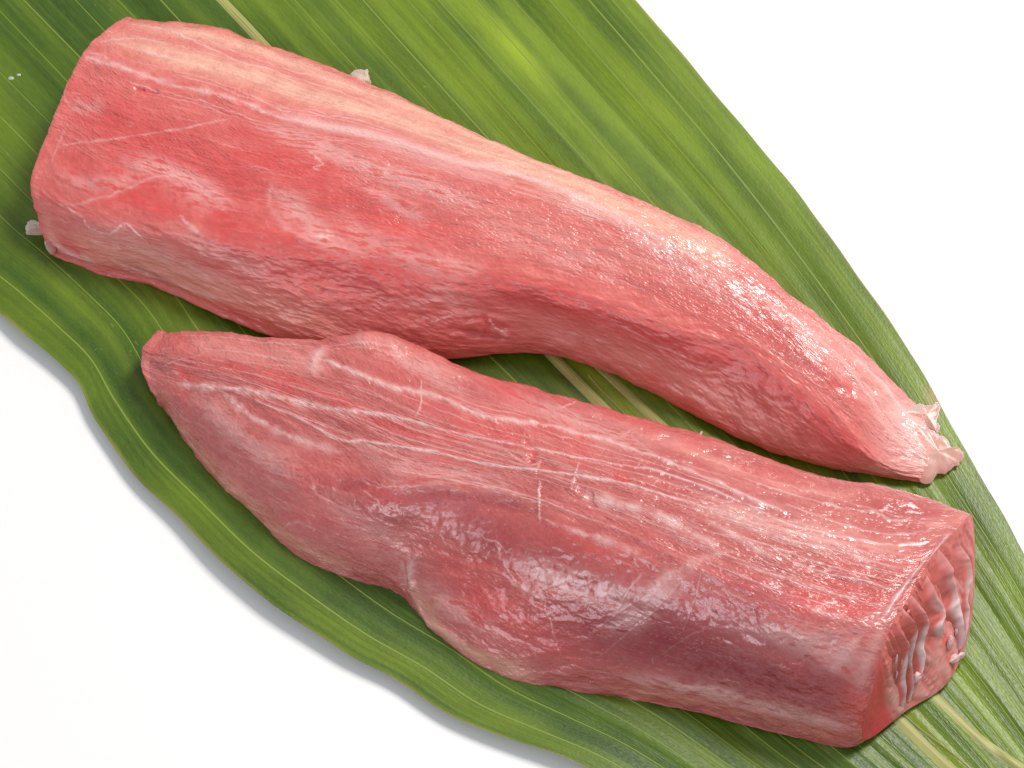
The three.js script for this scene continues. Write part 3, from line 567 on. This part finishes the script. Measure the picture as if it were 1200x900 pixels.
const SCRAPS = [
  [1,0,0.5,[[73.3,4.7,10.3],[76.2,4,8.2],[78.2,3.5,7.2],[79.7,3.3,7.5],[81.4,3.3,6.9],[82.1,3.3,7.5],[82,3.1,8.7],[81.2,3.1,11.3],[81.6,3,12],[81.1,2.9,14],[79.1,2.5,13.5],[75.5,3,12.6]]],
  [1,0,0.6,[[75.4,4.2,11.9],[78.1,3.7,12.4],[79.9,3.6,13.5],[82,3.5,15],[83.7,3.3,17.4],[84.5,3.4,17.3],[85.3,3.2,17.7],[85,2.7,19.7],[83.5,2.5,21.3],[81.8,2.3,22.3],[80.1,2.3,22.5],[78.8,2,24.1],[76.4,2.2,23.7],[75.3,3,18.2]]],
  [1,1,0.7,[[-98.9,4.5,-37.1],[-98.1,4.5,-37.8],[-96.3,4.5,-37.6],[-93.6,4.7,-35.5],[-93.1,4.7,-34.4],[-94.8,4.5,-34],[-98,4.5,-34.2],[-98.9,4.5,-35.5]]],
  [1,1,0.7,[[-34,13,-70.8],[-32.4,13,-72],[-31,13,-71.8],[-30.1,13,-72],[-30,13,-70.6],[-29.6,12.5,-68.8],[-31.4,13,-68.1],[-33.3,13.5,-68.8]]],
  [1,0,0.6,[[63.5,8,-4],[65.2,8,-4],[66.8,7.5,-2.9],[67.6,7,-1.6],[66.3,7.5,-1.1],[64.5,8,-2.1]]],
  [1,2,0.7,[[-94.6,4.5,-32.4],[-93.2,4.5,-31.9],[-92.1,4.2,-30.8],[-92.5,4,-29.4],[-93.4,4,-29.7],[-94.3,4.2,-31]]],
  [2,0,0.5,[[33.2,15,23.1],[34.2,15,22.5],[34.7,15,21.8],[35.1,15,21.9],[34.8,15,22.9],[35.7,15,23.9],[34.1,15,24.2]]],
];
const scrapMats = [fringeMat(0.87, 0.50, 0.43), fringeMat(0.74, 0.55, 0.42, 0.45), fringeMat(0.72, 0.36, 0.31, 0.35)];
SCRAPS.forEach(([which, mat, thick, pts], i) => part('flesh_shred', pillow(pts, thick, 300 + i), scrapMats[mat], which === 1 ? loin1 : loin2));
// flakes: pairs of edges on the cut face (left edge, right edge), each lifting towards its whitish right edge
const FACE = new THREE.Vector3(0.814, 0.276, 0.512).normalize();
const FLAKES = [
  [0.8,[[74.2,20.1,50.5],[75.8,16.7,51.9],[77,12.5,53.3],[77.9,9.6,55.1],[78.4,6.5,58],[79.1,3.4,61.3]],[[78.7,16.3,46.8],[80.7,12.1,47.3],[81.4,9.2,49.1],[80.7,7.4,52.4],[81,4.9,54.8],[80.8,3,57.8]]],
  [1.6,[[70.5,21.4,54.2],[72,18,57],[74.2,13,57.7],[73.8,11.2,60.7],[76.2,1.6,59.6],[78.5,1.9,62.7]],[[74.2,20.1,50.5],[75.8,16.7,51.9],[77,12.5,53.3],[77.9,9.6,55.1],[78.4,6.5,58],[79.1,3.4,61.3]]],
  [1.6,[[68.1,21.7,60.5],[69.8,17.9,61.2],[70.7,15.1,61.9],[70.5,11.4,63.9],[70.8,8.2,66],[70.1,5.7,68.6]],[[70.5,21.4,54.2],[72,18,57],[74.2,13,57.7],[73.8,11.2,60.7],[76.2,1.6,59.6],[78.5,1.9,62.7]]],
  [1.4,[[66.2,22.1,63.1],[67.5,19.2,63.9],[68.5,16.2,64.5],[68.2,12.9,66.2],[68.5,8.7,67.7],[69.5,3.4,70.8]],[[68.1,21.7,60.5],[69.8,17.9,61.2],[70.7,15.1,61.9],[70.5,11.4,63.9],[70.8,8.2,66],[70.1,5.7,68.6]]],
  [1.3,[[64.6,22.4,65.2],[65.8,19.3,66.5],[67,16,66.8],[67.1,12,67.9],[67.4,7.9,69.3],[68.1,3.3,72]],[[66.2,22.1,63.1],[67.5,19.2,63.9],[68.5,16.2,64.5],[68.2,12.9,66.2],[68.5,8.7,67.7],[69.5,3.4,70.8]]],
  [1.2,[[63.4,22.4,67.2],[64.4,19.9,68.1],[65.6,15.6,68.7],[66.1,10.8,69.6],[66.1,7.4,70.9],[65.9,4,73.4]],[[64.6,22.4,65.2],[65.8,19.3,66.5],[67,16,66.8],[67.1,12,67.9],[67.4,7.9,69.3],[68.1,3.3,72]]],
];
const flakeMat = new THREE.MeshPhysicalMaterial({ vertexColors: true, roughness: 0.42, ior: 1.4, specularIntensity: 0.7 });
function resample(pts, n) { const out = [], m = pts.length - 1; for (let i = 0; i <= n; i++) { const f = i / n * m, k = Math.min(m - 1, Math.floor(f)), a = f - k, g = (j) => pts[clamp(j, 0, m)]; out.push(new THREE.Vector3(...['x', 'y', 'z'].map((ax) => cr(g(k - 1)[ax], g(k)[ax], g(k + 1)[ax], g(k + 2)[ax], a)))); } return out; }
{                                                                   // the cut face under the flakes, grained across from edge to edge
  const NS = 60, NT = 470, pos = [], colr = [], idx = [], p = new THREE.Vector3(), ax = new THREE.Vector3(0, 1, 0).cross(FACE).normalize(), aF = surf2(0.94, 0.2).dot(ax) * 1000;
  for (let i = 0; i <= NS; i++) for (let j = 0; j <= NT; j++) {
    surf2(mix(0.94, 1, i / NS), j / NT, p);
    const a = p.dot(ax) * 1000, h = p.y * 1000, lean = a + 0.12 * h + 0.8 * (fbm(a * 0.25, h * 0.25, 95, 2) - 0.5), seam = 1 - Math.abs(2 * noise(lean * 0.8, h * 0.06, 96) - 1), fib = noise(lean * 3.5, h * 0.35, 97), lump = fbm(a * 0.5, h * 0.5, 98, 3), fine = fbm(a * 2.4, h * 2, 99, 2), w = sstep(0, 0.12, i / NS);
    p.addScaledVector(FACE, w * (1 - 0.85 * sstep(aF + 5.5, aF + 2.5, a)) * (0.55 * (seam - 0.5) + 0.55 * (lump - 0.5) + 0.18 * (fine - 0.5)) / 1000); if (p.y < 0.0011) p.y = 0.0011;
    pos.push(p.x, p.y, p.z);
    const front = sstep(aF + 5.5, aF + 2.5, a), m = (1 - front) * clamp(0.45 * sstep(0.6, 0.95, seam) * sstep(19, 8, h) + 0.25 * (fib - 0.5) + 0.5 * (lump - 0.45) + 0.3 * sstep(12, 2, h)), g = 0.9 + 0.25 * (fine - 0.5);
    colr.push(mix(0.70, 0.82, m) * g, mix(mix(0.16, 0.09, front), 0.44, m) * g, mix(mix(0.14, 0.10, front), 0.40, m) * g);
  }
  for (let i = 0; i < NS; i++) for (let j = 0; j < NT; j++) { const a = i * (NT + 1) + j, b = a + NT + 1; idx.push(a, b, a + 1, b, b + 1, a + 1); }
  const g = new THREE.BufferGeometry(); g.setAttribute('position', new THREE.Float32BufferAttribute(pos, 3)); g.setAttribute('color', new THREE.Float32BufferAttribute(colr, 3)); g.setIndex(idx); g.computeVertexNormals();
  part('cut_face', g, flakeMat, loin2, 'ragged pink cut face with stacked upright flakes');
}
FLAKES.forEach(([rise, l, r], fi) => {
  const n = 70, A = resample(l.map(mmv), n), B = resample(r.map(mmv), n), K = 22, pos = [], colr = [], idx = [];
  for (let i = 0; i <= n; i++) {
    const f = i / n, endFade = Math.min(1, f * 5, (1 - f) * 6 + 0.25), wav = 0.75 + 0.6 * fbm(f * 7, fi * 9, 71, 2);
    for (let k = 0; k <= K; k++) {
      const c = k / K, over = c > 0.8 ? (c - 0.8) / 0.2 : 0, p = A[i].clone().lerp(B[i], Math.min(1, c / 0.8 * (1 + 0.22 * (fbm(f * 14, fi * 7, 75, 3) - 0.5)))), inw = over > 0 ? -over : 0;
      const h = c <= 0.8 ? (-0.25 + (rise + 0.2) * Math.pow(c / 0.8, 1.6)) * endFade * wav : rise * endFade * wav * Math.cos(over * Math.PI / 2) - 0.45 * over;
      if (over) p.addScaledVector(B[i].clone().sub(A[i]), 0.10 * Math.sin(over * Math.PI));
      p.addScaledVector(FACE, (h + 0.16 * (fbm(f * 26, c * 4 + fi * 11, 74, 3) - 0.5)) / 1000); pos.push(p.x, p.y, p.z);
      const w = clamp(sstep(0.55, 0.8, c + 0.25 * (noise(f * 9, fi * 5, 72) - 0.5)) * (0.25 + 0.75 * sstep(0.15, 0.6, f)) * (1 - 0.7 * sstep(0.5, 1, over))), g = 0.86 + 0.3 * (noise(f * 30, c * 5 + fi * 7, 73) - 0.5);
      colr.push(mix(0.70, 0.84, w) * g, mix(0.16, 0.62, w) * g, mix(0.14, 0.62, w) * g);
    }
  }
  for (let i = 0; i < n; i++) for (let k = 0; k < K; k++) { const a = i * (K + 1) + k, b = a + K + 1; idx.push(a, b, a + 1, b, b + 1, a + 1); }
  const g = new THREE.BufferGeometry(); g.setAttribute('position', new THREE.Float32BufferAttribute(pos, 3)); g.setAttribute('color', new THREE.Float32BufferAttribute(colr, 3)); g.setIndex(idx); g.computeVertexNormals();
  part('flake', g, flakeMat, loin2);
});
const beadMat = new THREE.MeshPhysicalMaterial({ color: new THREE.Color(0.70, 0.46, 0.45), roughness: 0.25, ior: 1.42 }), beadMat2 = new THREE.MeshPhysicalMaterial({ color: new THREE.Color(0.62, 0.26, 0.23), roughness: 0.25, ior: 1.42 });
const BEADS = [
  [0,1.17,1.1,1,[70.4,6.5,67.8]],
  [0,1.17,0.8,1.5,[76.9,6.7,61.1]],
  [0,0.75,0.8,1.3,[78.6,5.9,58.5]],
  [0,1,1.5,0.8,[77.9,4.1,62.9]],
  [0,1.17,1,1.1,[77.3,1.7,61]],
  [0,0.75,1.6,0.8,[79.5,2.6,61.5]],
  [0,0.57,0.7,2.2,[65.6,15,69]],
  [0,0.5,0.7,2.4,[66.3,10.3,69.4]],
  [0,0.6,0.7,2,[67.1,12.3,67.9]],
  [1,0.4,1.3,1,[65.8,22.2,63.4]],
  [1,0.4,1.2,1,[67.5,20.4,62.9]],
];
BEADS.forEach(([kind, r, sx, sy, p], i) => {
  const g = new THREE.IcosahedronGeometry(1, 8), P = g.attributes.position, v = new THREE.Vector3();
  for (let k = 0; k < P.count; k++) { v.fromBufferAttribute(P, k); const h = 0.75 + 0.5 * fbm(v.x * 1.6 + v.z + 9 * i, v.y * 1.6 - v.z, 81, 3); v.multiplyScalar(h).addScaledVector(FACE, -0.5 * v.dot(FACE)); P.setXYZ(k, v.x * sx * r / 1000, v.y * sy * r / 1000, v.z * r / 1000); }
  g.computeVertexNormals(); const m = part('membrane_bead', g, kind ? beadMat2 : beadMat, loin2); m.position.copy(mmv(p)).addScaledVector(FACE, r * 0.35 / 1000);
});


// ---------------------------------------------------------------- droplets on the leaf
[[2.683,-0.567], [2.707,-0.547]].forEach(([u, v], i) => {
  const g = new THREE.SphereGeometry(i ? 0.0005 : 0.00068, 24, 12, 0, Math.PI * 2, 0, Math.PI / 2); g.scale(1, 0.5, 0.85);
  const m = new THREE.Mesh(g, new THREE.MeshPhysicalMaterial({ color: new THREE.Color(0.42, 0.5, 0.3), roughness: 0.12, clearcoat: 1 }));
  m.name = numbered('droplet'); m.castShadow = m.receiveShadow = true; leafPoint(u, v, m.position); m.position.y += 0.00002;
  m.userData = { label: i ? 'smaller pale droplet on the leaf, between the larger one and the upper loin' : 'larger pale droplet on the leaf, nearest the left edge of the photo', category: 'droplet', group: 'droplets on the leaf' }; scene.add(m);
});

renderer.render(scene, camera);
